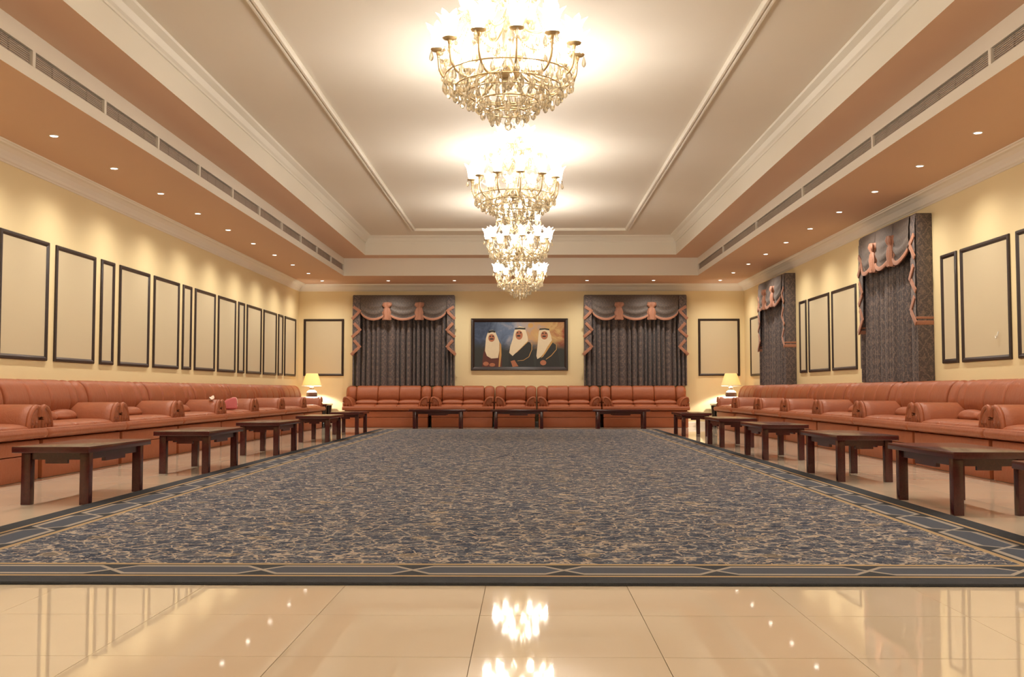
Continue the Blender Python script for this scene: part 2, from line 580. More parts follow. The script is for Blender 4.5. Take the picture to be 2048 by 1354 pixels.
# crown mouldings and the bead moulding on the ceiling
crown = [(0.0, ZS - 0.16), (0.012, ZS - 0.16), (0.02, ZS - 0.145), (0.035, ZS - 0.135), (0.045, ZS - 0.11), (0.075, ZS - 0.065), (0.12, ZS - 0.035),
         (0.155, ZS - 0.028), (0.165, ZS - 0.015), (0.185, ZS - 0.012), (0.19, ZS), (0, ZS)]
part_struct('crown_molding', B().ring(CX, W, YF, YB, crown), M_TRIM)
uc = [(0.0, ZC - 0.14), (0.015, ZC - 0.14), (0.02, ZC - 0.12), (0.04, ZC - 0.10), (0.07, ZC - 0.05), (0.11, ZC - 0.03), (0.13, ZC - 0.02), (0.14, ZC), (0, ZC)]
part_struct('upper_crown_molding', B().ring(CX, UX, UY0, UY1, uc), M_TRIM)
mo = [(0.0, ZC), (0.0, ZC - 0.035), (0.012, ZC - 0.045), (0.03, ZC - 0.045), (0.038, ZC - 0.03), (0.05, ZC - 0.03), (0.058, ZC - 0.052), (0.08, ZC - 0.052), (0.09, ZC - 0.03), (0.09, ZC)]
part_struct('ceiling_molding', B().ring(CX, MX, MY0, MY1, mo), M_TRIM)

# floor tiles
T = 0.6
TX0 = -0.174 - T * 9
TY0 = 3.26 - T * 8
CHX, CY0, CY1 = 2.99, 4.437, 22.3
tile_me = B().box(-0.2988, 0.2988, -0.2988, 0.2988, -0.012, 0).mesh('floor_tile', M_TILE)
rest = B()
ntile = 0
for j in range(0, 50):
    ya = TY0 + j * T
    if ya + T < YF or ya > YB:
        continue
    for i in range(0, 20):
        xa = TX0 + i * T
        if xa + T < x0 or xa > x1:
            continue
        edge = xa < x0 or xa + T > x1 or ya < YF or ya + T > YB
        covered = abs(xa + T / 2 - CX) < CHX - T / 2 and CY0 + T < ya < CY1 - T
        if covered:
            continue
        near = 2.0 < ya < 14.5 and not edge
        visible = abs(xa + T / 2) < 4.75
        if near and visible and ntile < 300:
            obj('floor_tile', tile_me, floor, (xa + T / 2, ya + T / 2, random.uniform(-0.0002, 0.0002)),
                (random.uniform(-1, 1) * 0.0006, random.uniform(-1, 1) * 0.0006, 0))
            ntile += 1
        else:
            rest.box(max(xa + 0.0012, x0), min(xa + T - 0.0012, x1), max(ya + 0.0012, YF), min(ya + T - 0.0012, YB), -0.012, 0)
ro = obj('floor_tiles_beyond', rest.mesh('floor_tiles_beyond', M_TILE), floor)
ro['kind'] = 'stuff'

# skirting
struct('baseboard_room', B().ring(CX, W, YF, YB, [(0, 0.0), (0.015, 0.0), (0.015, 0.10), (0.008, 0.115), (0, 0.115)]).mesh('baseboard', M_TRIM))

# ------------------------------------------------------------------ carpet
CYM = (CY0 + CY1) / 2
HY = (CY1 - CY0) / 2
M_CARPET = make_carpet(CHX, -HY, HY)
cb = B()
cb.box(-CHX, CHX, -HY, HY, 0, 0.014)
carpet = tag(obj('carpet', cb.mesh('carpet', M_CARPET, bevel=0.004), None, (CX - 0.06, CYM, 0.0005)),
             'huge slate blue carpet with tan scrolling vines and a chain border', 'carpet')

# ------------------------------------------------------------------ air vents in the fascia slots
def vent(side, y0_, y1_, npan, label):
    ln = y1_ - y0_
    t = thing('air_vent', label, 'vent', (CX + side * (FX + SLD - 0.001), (y0_ + y1_) / 2, SL0), 0, 'slot vents along the ceiling bulkhead')
    s = -side
    bb = B(); bb.box(min(0, s * 0.03), max(0, s * 0.03), -ln / 2 + 0.02, ln / 2 - 0.02, 0.004, SL1 - SL0 - 0.004)
    obj('backing', bb.mesh('vent_backing', M_DARK), t)
    w_ = (ln - 0.06) / npan
    for k in range(npan):
        ya = -ln / 2 + 0.03 + k * w_
        g = B()
        g.box(s * 0.036 if s > 0 else s * 0.042, s * 0.042 if s > 0 else s * 0.036, ya + 0.006, ya + w_ - 0.006, 0.008, SL1 - SL0 - 0.008)
        for q in range(7):
            zc = 0.014 + q * (SL1 - SL0 - 0.028) / 6
            g.box(min(s * 0.04, s * 0.05), max(s * 0.04, s * 0.05), ya + 0.006, ya + w_ - 0.006, zc - 0.003, zc + 0.003)
        obj('grille', g.mesh('grille', M_GRILLE), t)
    for e in (-1, 1):
        yc = e * (ln / 2 - 0.012)
        d_ = B().box(min(0, s * SLD), max(0, s * SLD), yc - 0.012, yc + 0.012, 0.001, SL1 - SL0 - 0.001)
        obj('divider', d_.mesh('divider', M_TRIM), t)
for side, per, npan, wn in ((-1, 1.415, 4, 'plain'), (1, 2.82, 8, 'curtained')):
    k = 0
    yb_ = FY1 - 0.02
    while yb_ - per > 3.0:
        vent(side, yb_ - per, yb_, npan, '%s slot vent from the painting wall, above the %s long wall' % (ORD[k], wn))
        yb_ -= per
        k += 1

# ------------------------------------------------------------------ wall panels
def wall_panel(w_, h_, loc, rz, label, group):
    t = thing('wall_panel', label, 'wall panel', loc, rz, group)
    fw, th = 0.052, 0.026
    prof = [(0, 0), (0, -th * 0.6), (0.010, -th), (0.030, -th), (fw - 0.008, -th * 0.55), (fw, -th * 0.3), (fw, 0)]
    rows = [[(-w_ / 2 + i_, yy, i_), (w_ / 2 - i_, yy, i_), (w_ / 2 - i_, yy, h_ - i_), (-w_ / 2 + i_, yy, h_ - i_)] for i_, yy in prof]
    bb = B(); bb.grid(rows, close_u=True, close_v=True)
    obj('frame', bb.mesh('panel_frame', M_FRAME), t)
    obj('panel_cloth', B().box(-w_ / 2 + 0.045, w_ / 2 - 0.045, -0.006, 0, 0.045, h_ - 0.045).mesh('panel_cloth', M_PANEL), t)
    return t
PZ0, PZ1 = 1.165, 2.495
PH = PZ1 - PZ0
# plain long wall: period of two wide panels and one narrow
kw = kn = 0
seq = []
yy = 23.83
plan = ['w', 'n', 'w', 'w', 'n', 'w', 'w', 'n', 'w', 'w', 'n', 'w', 'w', 'n', 'w']
for p in plan:
    w_ = 1.075 if p == 'w' else 0.415
    seq.append((p, yy - w_ / 2, w_))
    yy -= w_ + 0.178
for p, yc, w_ in seq:
    if yc < 8.0:
        continue
    if p == 'w':
        lab = '%s wide cream panel in dark frame from the painting wall, plain long wall' % ORD[kw]; kw += 1
    else:
        lab = '%s narrow cream panel in dark frame from the painting wall, plain long wall' % ORD[kn]; kn += 1
    wall_panel(w_, PH, (x0 + 0.0005, yc, PZ0), PI / 2, lab, 'framed panels on the plain long wall')
kw = kn = 0
for ya, yb_, p in ((22.25, 23.5, 'w'), (18.82, 19.28, 'n'), (17.40, 18.67, 'w'), (15.97, 17.24, 'w'), (15.30, 15.76, 'n'),
                   (12.24, 12.69, 'n'), (10.90, 12.12, 'w'), (9.50, 10.74, 'w'), (8.9, 9.35, 'n')):
    if p == 'w':
        lab = '%s wide cream panel in dark frame from the painting wall, curtained long wall' % ORD[kw]; kw += 1
    else:
        lab = '%s narrow cream panel in dark frame from the painting wall, curtained long wall' % ORD[kn]; kn += 1
    wall_panel(yb_ - ya, PH, (x1 - 0.0005, (ya + yb_) / 2, PZ0), -PI / 2, lab, 'framed panels on the curtained long wall')
wall_panel(0.95, PH + 0.01, (-4.78, YB - 0.0005, PZ0 + 0.02), 0, 'cream panel in dark frame between corner and curtain, plain wall side of painting', 'framed panels on the painting wall')
wall_panel(0.97, PH + 0.01, (4.515, YB - 0.0005, PZ0 + 0.02), 0, 'cream panel in dark frame between corner and curtain, curtained wall side of painting', 'framed panels on the painting wall')
# loose bit of cable on a panel
cbm = B().tube(spline([(0.02, 0, 0.07), (0.022, -0.012, 0.03), (0.0, -0.016, 0.0), (-0.022, -0.012, 0.008), (-0.026, -0.008, 0.03)], 5), 0.006, 6)
tag(obj('cable_stub', cbm.mesh('cable_stub', M_WHITE, smooth=True), None, (x1 - 0.02, 11.2, 1.40), (0, 0, -PI / 2)),
    'small loose cable hook sticking out of a cream wall panel', 'cable')

# ------------------------------------------------------------------ painting
PW, PHt = 2.28, 1.225
pt = thing('framed_painting', 'wide dark framed painting of three robed figures in white headdresses', 'painting', (-0.166, YB - 0.002, 1.31))
prof = [(0, 0), (0, -0.03), (0.015, -0.05), (0.05, -0.045), (0.075, -0.025), (0.085, -0.02), (0.085, 0)]
rows = [[(-PW / 2 + i_, yy_, i_), (PW / 2 - i_, yy_, i_), (PW / 2 - i_, yy_, PHt - i_), (-PW / 2 + i_, yy_, PHt - i_)] for i_, yy_ in prof]
bb = B(); bb.grid(rows, close_u=True, close_v=True)
obj('frame', bb.mesh('painting_frame', M_FRAME), pt)
def make_canvas():
    m, nt, b_ = mat_new('painted_sky')
    co = objco(nt)
    sp = nt.nodes.new('ShaderNodeSeparateXYZ'); L(nt, co, sp.inputs[0])
    n = noise(nt, co, 3.2, 5, 0.65, 0.6)
    f = M(nt, 'ADD', M(nt, 'ADD', M(nt, 'MULTIPLY', sp.outputs[0], 0.42), 0.5), M(nt, 'MULTIPLY', M(nt, 'SUBTRACT', n.outputs[0], 0.5), 0.75))
    sky = ramp(nt, f, [(0.1, (0.03, 0.05, 0.10)), (0.38, (0.12, 0.17, 0.27)), (0.52, (0.30, 0.30, 0.34)), (0.68, (0.52, 0.30, 0.13)), (0.82, (0.55, 0.36, 0.14)), (1.0, (0.30, 0.07, 0.03))])
    low = M(nt, 'MULTIPLY', M(nt, 'SUBTRACT', M(nt, 'ADD', sp.outputs[2], M(nt, 'MULTIPLY', n.outputs[0], 0.25)), 0.62), 4.0, clamp=True)
    L(nt, mixc(nt, low, (0.025, 0.026, 0.022), sky), b_.inputs['Base Color'])
    b_.inputs['Roughness'].default_value = 0.5
    return m
obj('canvas', B().box(-PW / 2 + 0.08, PW / 2 - 0.08, -0.015, 0, 0.08, PHt - 0.08).mesh('canvas', make_canvas()), pt)
P_WHITE = simple('painted_white', (0.74, 0.62, 0.42), 0.5)
P_BLACK = simple('painted_black', (0.018, 0.018, 0.016), 0.5)
P_SKIN = simple('painted_skin', (0.42, 0.15, 0.07), 0.5)
P_GOLD = simple('painted_gold', (0.55, 0.30, 0.09), 0.5)
P_BROWN = simple('painted_brown', (0.10, 0.02, 0.012), 0.5)
P_MATS = [P_WHITE, P_BLACK, P_SKIN, P_GOLD, P_BROWN]
def px(u, v):        # painting-relative: u 0..1 from left, v 0..1 from top
    return (-PW / 2 + u * PW, PHt * (1 - v))
def figure(polys):
    bb_ = B()
    for k, (mi, pts) in enumerate(polys):
        bb_.mi = mi
        b0 = len(bb_.v)
        yv = -0.0155 - 0.0004 * k
        for u, v in pts:
            a, c = px(u, v)
            bb_.v.append((a, yv, c))
        bb_.face(*range(b0, b0 + len(pts)))
    me = bb_.mesh('painted_figure', P_MATS)
    obj('painted_figure', me, pt)
def oval(cu, cv, ru, rv, n=16):
    return [(cu + ru * math.cos(2 * PI * k / n), cv + rv * math.sin(2 * PI * k / n)) for k in range(n)]
figure([(4, [(0.115, 0.93), (0.125, 0.70), (0.15, 0.50), (0.20, 0.42), (0.30, 0.46), (0.315, 0.62), (0.32, 0.93)]),
        (3, [(0.285, 0.93), (0.30, 0.46), (0.312, 0.50), (0.315, 0.70), (0.30, 0.93)]),
        (0, [(0.145, 0.62), (0.155, 0.38), (0.17, 0.29), (0.19, 0.23), (0.225, 0.22), (0.25, 0.25), (0.275, 0.36), (0.295, 0.46), (0.293, 0.62), (0.28, 0.76), (0.21, 0.77), (0.165, 0.72)]),
        (1, [(0.178, 0.285), (0.182, 0.235), (0.225, 0.225), (0.252, 0.245), (0.25, 0.275), (0.22, 0.262)]),
        (2, oval(0.213, 0.375, 0.034, 0.075)), (1, oval(0.213, 0.395, 0.022, 0.013)), (1, oval(0.199, 0.345, 0.009, 0.012)), (1, oval(0.228, 0.345, 0.009, 0.012)),
        (2, oval(0.155, 0.87, 0.03, 0.04)), (2, oval(0.22, 0.89, 0.03, 0.035))])
figure([(1, [(0.385, 0.93), (0.39, 0.60), (0.45, 0.45), (0.55, 0.44), (0.61, 0.46), (0.635, 0.55), (0.655, 0.93)]),
        (3, [(0.40, 0.66), (0.47, 0.66), (0.59, 0.45), (0.595, 0.40), (0.44, 0.60)]),
        (0, [(0.395, 0.66), (0.405, 0.54), (0.43, 0.40), (0.445, 0.26), (0.455, 0.20), (0.50, 0.15), (0.55, 0.17), (0.565, 0.23), (0.585, 0.36), (0.588, 0.43), (0.52, 0.56), (0.43, 0.72)]),
        (1, [(0.452, 0.215), (0.455, 0.185), (0.50, 0.175), (0.562, 0.182), (0.562, 0.215), (0.50, 0.208)]),
        (2, oval(0.497, 0.32, 0.037, 0.09)), (1, oval(0.492, 0.335, 0.02, 0.016)), (1, oval(0.481, 0.275, 0.009, 0.013)), (1, oval(0.513, 0.275, 0.009, 0.013)),
        (2, [(0.41, 0.82), (0.45, 0.80), (0.49, 0.92), (0.43, 0.93)]),
        (3, [(0.625, 0.47), (0.63, 0.47), (0.632, 0.60), (0.60, 0.74), (0.54, 0.81), (0.48, 0.82), (0.48, 0.812), (0.54, 0.80), (0.595, 0.735), (0.625, 0.60)])])
figure([(1, [(0.67, 0.93), (0.68, 0.55), (0.75, 0.46), (0.84, 0.46), (0.885, 0.52), (0.92, 0.93)]),
        (3, [(0.74, 0.74), (0.765, 0.68), (0.84, 0.47), (0.845, 0.42), (0.80, 0.50), (0.72, 0.76)]),
        (0, [(0.675, 0.72), (0.69, 0.45), (0.70, 0.26), (0.715, 0.20), (0.76, 0.185), (0.805, 0.21), (0.825, 0.33), (0.835, 0.42), (0.79, 0.54), (0.755, 0.66), (0.72, 0.74), (0.685, 0.78)]),
        (1, [(0.705, 0.225), (0.708, 0.195), (0.76, 0.187), (0.808, 0.20), (0.808, 0.23), (0.76, 0.214)]),
        (2, oval(0.757, 0.325, 0.037, 0.08)), (1, oval(0.755, 0.345, 0.02, 0.014)), (1, oval(0.742, 0.285, 0.009, 0.012)), (1, oval(0.773, 0.285, 0.009, 0.012)),
        (2, oval(0.745, 0.85, 0.032, 0.05)),
        (3, [(0.878, 0.50), (0.884, 0.50), (0.884, 0.60), (0.83, 0.72), (0.775, 0.79), (0.772, 0.78), (0.825, 0.71), (0.878, 0.595)])])
figure([(3, oval(0.615, 0.135, 0.028, 0.045))])

# ------------------------------------------------------------------ curtains
CW = 2.36
def make_curtain(label, loc, rz):
    t = thing('window_curtain', label, 'curtain', loc, rz, 'draped curtains with swag valances')
    hw = CW / 2
    # pleated drape
    rnd = random.Random(3)
    xs = []; x = -hw + 0.03
    rows_top = []; ph = 0.0
    n = 300
    pts = []
    freq = [rnd.uniform(0.6, 1.5) for _ in range(40)]
    amp = [rnd.uniform(0.45, 1.2) for _ in range(40)]
    phase = 0.0
    for k in range(n + 1):
        u = k / n
        idx = int(phase / PI) % 40
        phase += 2 * PI * 9.5 / n * freq[idx]
        a = amp[idx]
        pts.append((-hw + 0.03 + u * (CW - 0.06), (2 * abs(math.sin(phase)) ** 0.8 - 1) * a, math.sin(phase * 0.37 + 1) * 0.6))
    bb_ = B()
    rows = []
    for z, k_ in ((0.955, 1.0), (1.5, 0.95), (2.1, 0.9), (2.9, 0.75)):
        rows.append([(p[0], -0.10 - 0.068 * k_ * p[1] + 0.014 * p[2] * k_, z) for p in pts])
    bb_.grid(rows)
    obj('drape', bb_.mesh('drape', M_DRAPE, smooth=True, angle=80), t)
    # side returns
    for s in (-1, 1):
        sr = obj('side_return', B().box(s * hw - 0.012, s * hw + 0.012, -0.205, -0.001, 0.955, 3.06).mesh('side_return', M_DRAPE, bevel=0.004), t)
        bd = B()
        bd.box(s * hw - 0.02, s * hw + 0.02, -0.225, -0.001, 1.66, 1.715)
        bd.box(s * hw - 0.018, s * hw + 0.018, -0.222, -0.001, 1.735, 1.765)
        obj('return_trim', bd.mesh('return_trim', M_COPPER, bevel=0.006), sr)
    # pelmet board
    obj('pelmet', B().box(-hw - 0.005, hw + 0.005, -0.20, -0.001, 2.62 + 0.12, 3.075).mesh('pelmet', M_SWAG, bevel=0.005), t)
    # swags
    edges = [(-0.425, -0.165), (-0.160, 0.155), (0.160, 0.420)]
    for a, c in edges:
        xa, xc = a * CW, c * CW
        nu, nv = 24, 14
        rows = []
        for j in range(nv + 1):
            v = j / nv
            row = []
            for i in range(nu + 1):
                u = i / nu
                dip = (1 - (2 * u - 1) ** 2)
                zb = 2.64 - 0.165 * dip ** 0.8
                z = 3.07 + (zb - 3.07) * v
                fold = 0.022 * math.sin(v * 7 * PI - 2.0 * dip) * v * (0.3 + dip)
                y = -0.215 - 0.055 * math.sin(min(1, v * 1.1) * PI * 0.75) * (0.35 + 0.65 * dip) - fold
                row.append((xa + (xc - xa) * u, y, z))
            rows.append(row)
        bs = B(); bs.grid(rows)
        sw = obj('swag', bs.mesh('swag', M_SWAG, smooth=True, angle=80), t)
        low = rows[-1]
        bt = B()
        r2 = []
        for p in low:
            r2.append(p)
        strip = [[(p[0], p[1] - 0.010, p[2] + 0.052) for p in r2], [(p[0], p[1] - 0.020, p[2] + 0.026) for p in r2], [(p[0], p[1] - 0.012, p[2] - 0.004) for p in r2],
                 [(p[0], p[1] + 0.006, p[2] - 0.004) for p in r2], [(p[0], p[1] + 0.006, p[2] + 0.052) for p in r2]]
        bt.grid(strip, close_v=True)
        obj('swag_trim', bt.mesh('swag_trim', M_COPPER, smooth=True, angle=50), sw)
    # rosette jabots between the swags
    for xc in (-0.163 * CW, 0.158 * CW):
        bj = B()
        nn = 26
        rows = []
        for z, r, fl in ((2.90, 0.02, 0), (2.89, 0.075, .9), (2.84, 0.095, .9), (2.80, 0.075, .8), (2.77, 0.05, .4), (2.74, 0.066, .7), (2.66, 0.080, .8), (2.58, 0.066, .9), (2.51, 0.080, 1.0), (2.485, 0.070, .5), (2.49, 0.03, .2)):
            rows.append([(xc + 1.2 * r * (1 + 0.22 * fl * math.sin(7 * 2 * PI * k / nn + z * 9)) * math.cos(2 * PI * k / nn),
                          -0.255 + 0.6 * r * (1 + 0.35 * fl * math.sin(5 * 2 * PI * k / nn)) * math.sin(2 * PI * k / nn), z + 0.012 * fl * math.sin(6 * PI * k / nn)) for k in range(nn)])
        b0 = bj.grid(rows, close_u=True)
        bj.cap(b0, 0, nn); bj.cap(b0, (len(rows) - 1) * nn, nn)
        obj('jabot', bj.mesh('jabot', M_COPPER, smooth=True, angle=60), t)
    # cascades at both ends
    zz = [2.78, 2.664, 2.49, 2.40, 2.22, 2.066, 2.0, 1.826, 1.655]
    uu = [0.0, 1.0, 0.02, 0.10, 1.0, 0.0, 0.10, 0.97, -0.06]
    for s in (-1, 1):
        outer = s * (hw + 0.012); wd = -s * 0.175
        bc = B()
        poly = [(outer, -0.212, 3.05), (outer + wd, -0.212, 3.05)]
        for k in range(len(zz) - 1):
            # one folded tongue per pair of points
            a0 = (outer + wd * uu[k], zz[k]); a1 = (outer + wd * uu[k + 1], zz[k + 1])
            y_ = -0.213 - 0.008 * (k % 3)
            i0 = len(bc.v)
            top = min(3.05, zz[k] + 0.30)
            bc.v += [(outer, y_, top), (outer + wd * max(uu[k], uu[k + 1]), y_, top), (outer + wd * max(uu[k], uu[k + 1]), y_, max(zz[k], zz[k + 1]) if uu[k] > uu[k + 1] else min(zz[k], zz[k + 1])),
                     (outer, y_, min(zz[k], zz[k + 1]) if uu[k] > uu[k + 1] else max(zz[k], zz[k + 1]))]
            bc.face(i0, i0 + 1, i0 + 2, i0 + 3)
        cs = obj('cascade', bc.mesh('cascade', M_DRAPE), t)
        bt = B()
        for k in range(len(zz) - 1):
            if k in (2, 5):
                continue
            p0 = Vector((outer + wd * uu[k], 0, zz[k])); p1 = Vector((outer + wd * uu[k + 1], 0, zz[k + 1]))
            d_ = (p1 - p0).normalized(); nrm = Vector((-d_.z, 0, d_.x)) * 0.026
            if nrm.z < 0: nrm = -nrm
            yf = -0.235 - 0.006 * (k % 2)
            i0 = len(bt.v)
            for yv in (yf, yf + 0.016):
                for q in (p0 - nrm * 0.4, p1 - nrm * 0.4, p1 + nrm * 2.2, p0 + nrm * 2.2):
                    bt.v.append((q.x, yv, q.z))
            for f in ((0, 1, 2, 3), (7, 6, 5, 4), (0, 4, 5, 1), (1, 5, 6, 2), (2, 6, 7, 3), (3, 7, 4, 0)):
                bt.face(*[i0 + q for q in f])
        obj('cascade_trim', bt.mesh('cascade_trim', M_COPPER, bevel=0.004), cs)
    return t
c0 = make_curtain('draped curtain with swag valance beside the painting, plain wall side', (-2.873, YB, 0), 0)
for lab, loc, rz in (('draped curtain with swag valance beside the painting, curtained wall side', (2.54, YB, 0), 0),
                     ('tall draped curtain on the long wall, nearest the corner lamp', (x1, 20.67, 0), -PI / 2),
                     ('tall draped curtain on the long wall, second from the corner lamp', (x1, 14.07, 0), -PI / 2)):
    c = copy_tree(c0)
    c.location = loc; c.rotation_euler = (0, 0, rz); c['label'] = lab
    if rz:
        c.scale = (0.92, 1, 1)

# ------------------------------------------------------------------ sofas
def sofa_meshes(n, Ls):
    R = {}
    hl = Ls / 2
    b_ = B()
    b_.box(-hl + 0.035, hl - 0.035, -0.367, 0.375, 0.001, 0.232)
    b_.box(-hl + 0.030, hl - 0.030, -0.372, 0.380, 0.236, 0.372)
    b_.box(-hl + 0.05, hl - 0.05, -0.33, 0.36, 0.36, 0.41)
    b_.box(-hl + 0.05, hl - 0.05, 0.27, 0.375, 0.392, 0.70)
    R['base'] = b_.mesh('sofa_base', M_LEATHER, bevel=0.016)
    pr = spline([(-0.45, 0.435), (-0.435, 0.470), (-0.39, 0.482), (0.0, 0.482), (0.22, 0.48), (0.25, 0.43), (0.22, 0.395), (-0.38, 0.392), (-0.432, 0.400)], 3, True)
    R['seat_platform'] = B().puff(pr, -hl + 0.004, hl - 0.004, 0.035, 30, 4).mesh('seat_platform', M_LEATHER, smooth=True, angle=80)
    aw = 0.245
    inner = Ls - 2 * aw
    cw = inner / n
    sp = spline([(-0.385, 0.46), (-0.37, 0.500), (-0.25, 0.525), (0.0, 0.525), (0.20, 0.505), (0.21, 0.45), (-0.1, 0.44), (-0.36, 0.44)], 3, True)
    R['seat_cushion'] = B().puff(sp, -cw / 2 + 0.002, cw / 2 - 0.002, 0.07, 10, 5, inset=0.045).mesh('seat_cushion', M_LEATHER, smooth=True, angle=80)
    lp = spline([(0.0, 0.545), (0.025, 0.60), (0.08, 0.625), (0.16, 0.61), (0.18, 0.54), (0.12, 0.505), (0.04, 0.51)], 3, True)
    R['lumbar_cushion'] = B().puff(lp, -cw / 2 + 0.001, cw / 2 - 0.001, cw * 0.35, 10, 8, inset=0.035,
                                   mod=lambda t, k: 1 + 0.10 * math.sin(PI * t)).mesh('lumbar_cushion', M_LEATHER, smooth=True, angle=80)
    bp = spline([(0.17, 0.56), (0.115, 0.61), (0.090, 0.70), (0.105, 0.80), (0.15, 0.895), (0.215, 0.945), (0.29, 0.95), (0.36, 0.90), (0.385, 0.78), (0.385, 0.58), (0.25, 0.54)], 3, True)
    def flute(t, k):
        q = 1.0
        for g in (0.26, 0.5, 0.74):
            q -= 0.006 * math.exp(-((t - g) / 0.022) ** 2)
        return q
    R['back_cushion'] = B().puff(bp, -cw / 2 + 0.002, cw / 2 - 0.002, 0.05, 36, 5, inset=0.024, mod=flute).mesh('back_cushion', M_LEATHER, smooth=True, angle=80)
    R['back_wing'] = B().puff(bp, -aw / 2 + 0.002, aw / 2 - 0.002, 0.12, 8, 6, inset=0.07).mesh('back_wing', M_LEATHER, smooth=True, angle=80)
    for s, key in ((-1, 'L'), (1, 'R')):
        ap = [(0.0, 0.475), (0.012, 0.54), (0.05, 0.62), (0.11, 0.675), (0.18, 0.70), (0.23, 0.695), (0.252, 0.655), (0.258, 0.58), (0.252, 0.475)]
        ap = spline(ap, 3)
        pr2 = [(s * (hl - 0.258 + u - 0.002), z) for u, z in ap]
        pr2 += [(s * (hl - 0.06), 0.465), (s * (hl - 0.2), 0.465)]
        R['arm' + key] = B().puff(pr2, -0.365, 0.235, 0.10, 12, 7, axis=1, inset=0.07).mesh('arm', M_LEATHER, smooth=True, angle=80)
        rim = [(s * (hl - 0.258 + 0.030 + u * 0.765), -0.350, z - 0.024) for u, z in ap]
        R['rim' + key] = B().tube(rim, 0.027, 8).mesh('arm_rim', M_LEATHER, smooth=True, angle=80)
        for q, (u, zt) in enumerate(((0.085, 0.585), (0.165, 0.61))):
            R['pleat%d%s' % (q, key)] = B().tube(spline([(s * (hl - 0.258 + u), -0.345, 0.475), (s * (hl - 0.258 + u), -0.352, 0.53), (s * (hl - 0.258 + u + 0.01), -0.340, zt)], 4),
                                                 [0.028, 0.028, 0.027, 0.026, 0.025, 0.023, 0.020, 0.016, 0.010], 8).mesh('arm_pleat', M_LEATHER, smooth=True, angle=80)
    R['n'] = n; R['cw'] = cw; R['L'] = Ls; R['aw'] = aw
    return R
def place_sofa(R, loc, rz, label, cat, group, name='leather_sofa'):
    t = thing(name, label, cat, loc, rz, group)
    obj('base', R['base'], t)
    obj('seat_platform', R['seat_platform'], t)
    n, cw = R['n'], R['cw']
    for k in range(n):
        xk = (k - (n - 1) / 2) * cw
        obj('seat_cushion', R['seat_cushion'], t, (xk, 0, 0))
        obj('lumbar_cushion', R['lumbar_cushion'], t, (xk, 0, 0))
        obj('back_cushion', R['back_cushion'], t, (xk, 0, 0))
    for s, key in ((-1, 'L'), (1, 'R')):
        obj('back_wing', R['back_wing'], t, (s * (R['L'] / 2 - R['aw'] / 2), 0, 0))
        a = obj('arm', R['arm' + key], t)
        obj('arm_rim', R['rim' + key], a)
        obj('arm_pleat', R['pleat0' + key], a)
        obj('arm_pleat', R['pleat1' + key], a)
    return t
S3 = sofa_meshes(3, 1.918)
S3B = sofa_meshes(3, 1.985)
S2B = sofa_meshes(2, 1.455)
S1B = sofa_meshes(1, 0.955)
PITCH = 1.926
YEND = 23.22
for side, wn, rz in ((-1, 'plain', PI / 2), (1, 'curtained', -PI / 2)):
    for k in range(9):
        yc = YEND - PITCH * (k + 0.5)
        if yc < 6.5:
            break
        xx = CX + side * (W - 0.405)
        if side > 0:
            xx -= 0.03 * max(0, 2.5 - k)
        place_sofa(S3, (xx, yc, 0), rz, '%s terracotta leather sofa from the painting wall, along the %s long wall' % (ORD[k], wn), 'sofa', 'sofas along the %s long wall' % wn)
yb_ = YB - 0.40
for (xa, xb, R, lab, nm, cat) in ((-4.205, -2.2, S3B, 'three-seat terracotta leather sofa against the painting wall, beside the plain long wall', 'leather_sofa', 'sofa'),
                                  (-2.2, -0.735, S2B, 'two-seat terracotta leather sofa under the painting, plain wall side of the armchair', 'leather_sofa', 'sofa'),
                                  (-0.735, 0.235, S1B, 'terracotta leather armchair under the middle of the painting', 'leather_armchair', 'armchair'),
                                  (0.235, 1.705, S2B, 'two-seat terracotta leather sofa under the painting, curtained wall side of the armchair', 'leather_sofa', 'sofa'),
                                  (1.705, 3.71, S3B, 'three-seat terracotta leather sofa against the painting wall, beside the curtained long wall', 'leather_sofa', 'sofa')):
    place_sofa(R, ((xa + xb) / 2, yb_, 0), 0, lab, cat, 'sofas against the painting wall', nm)

# things left on a sofa
pk = B()
out = spline([(-0.17, 0.02), (-0.06, -0.005), (0.12, 0.0), (0.135, 0.10), (0.12, 0.235), (0.05, 0.245), (-0.07, 0.165)], 4, True)
pk.puff(out, -0.045, 0.045, 0.04, 2, 5, axis=1, inset=0.05)
pkt = tag(obj('throw_pillow', pk.mesh('throw_pillow', M_PINK, smooth=True, angle=80), None, (-4.76, 16.42, 0.538), (math.radians(-8), 0, math.radians(14)), (1, 0.9, 0.76)),
          'pink cushion with a pale edge propped on a sofa seat', 'cushion')
obj('piping', B().tube(spline([(0.05, 0, 0.247), (0.118, 0, 0.238), (0.137, 0, 0.10), (0.122, 0, 0.005)], 5), 0.007, 6).mesh('piping', M_PALE, smooth=True), pkt)
tp = B()
rows = []
for i in range(7):
    row = []
    for j in range(7):
        u, v = i / 6 - 0.5, j / 6 - 0.5
        row.append((u * 0.07, v * 0.09, 0.012 * math.sin(5 * u + 3 * v) + 0.01 * math.cos(9 * v) - 0.10 * v * v))
    rows.append(row)
tp.grid(rows)
tag(obj('crumpled_tissue', tp.mesh('crumpled_tissue', M_PALE, smooth=True), None, (x0 + 0.66, 15.38, 0.742), (0, 0, 0.5)),
    'small crumpled pale tissue lying on top of a sofa arm', 'tissue')

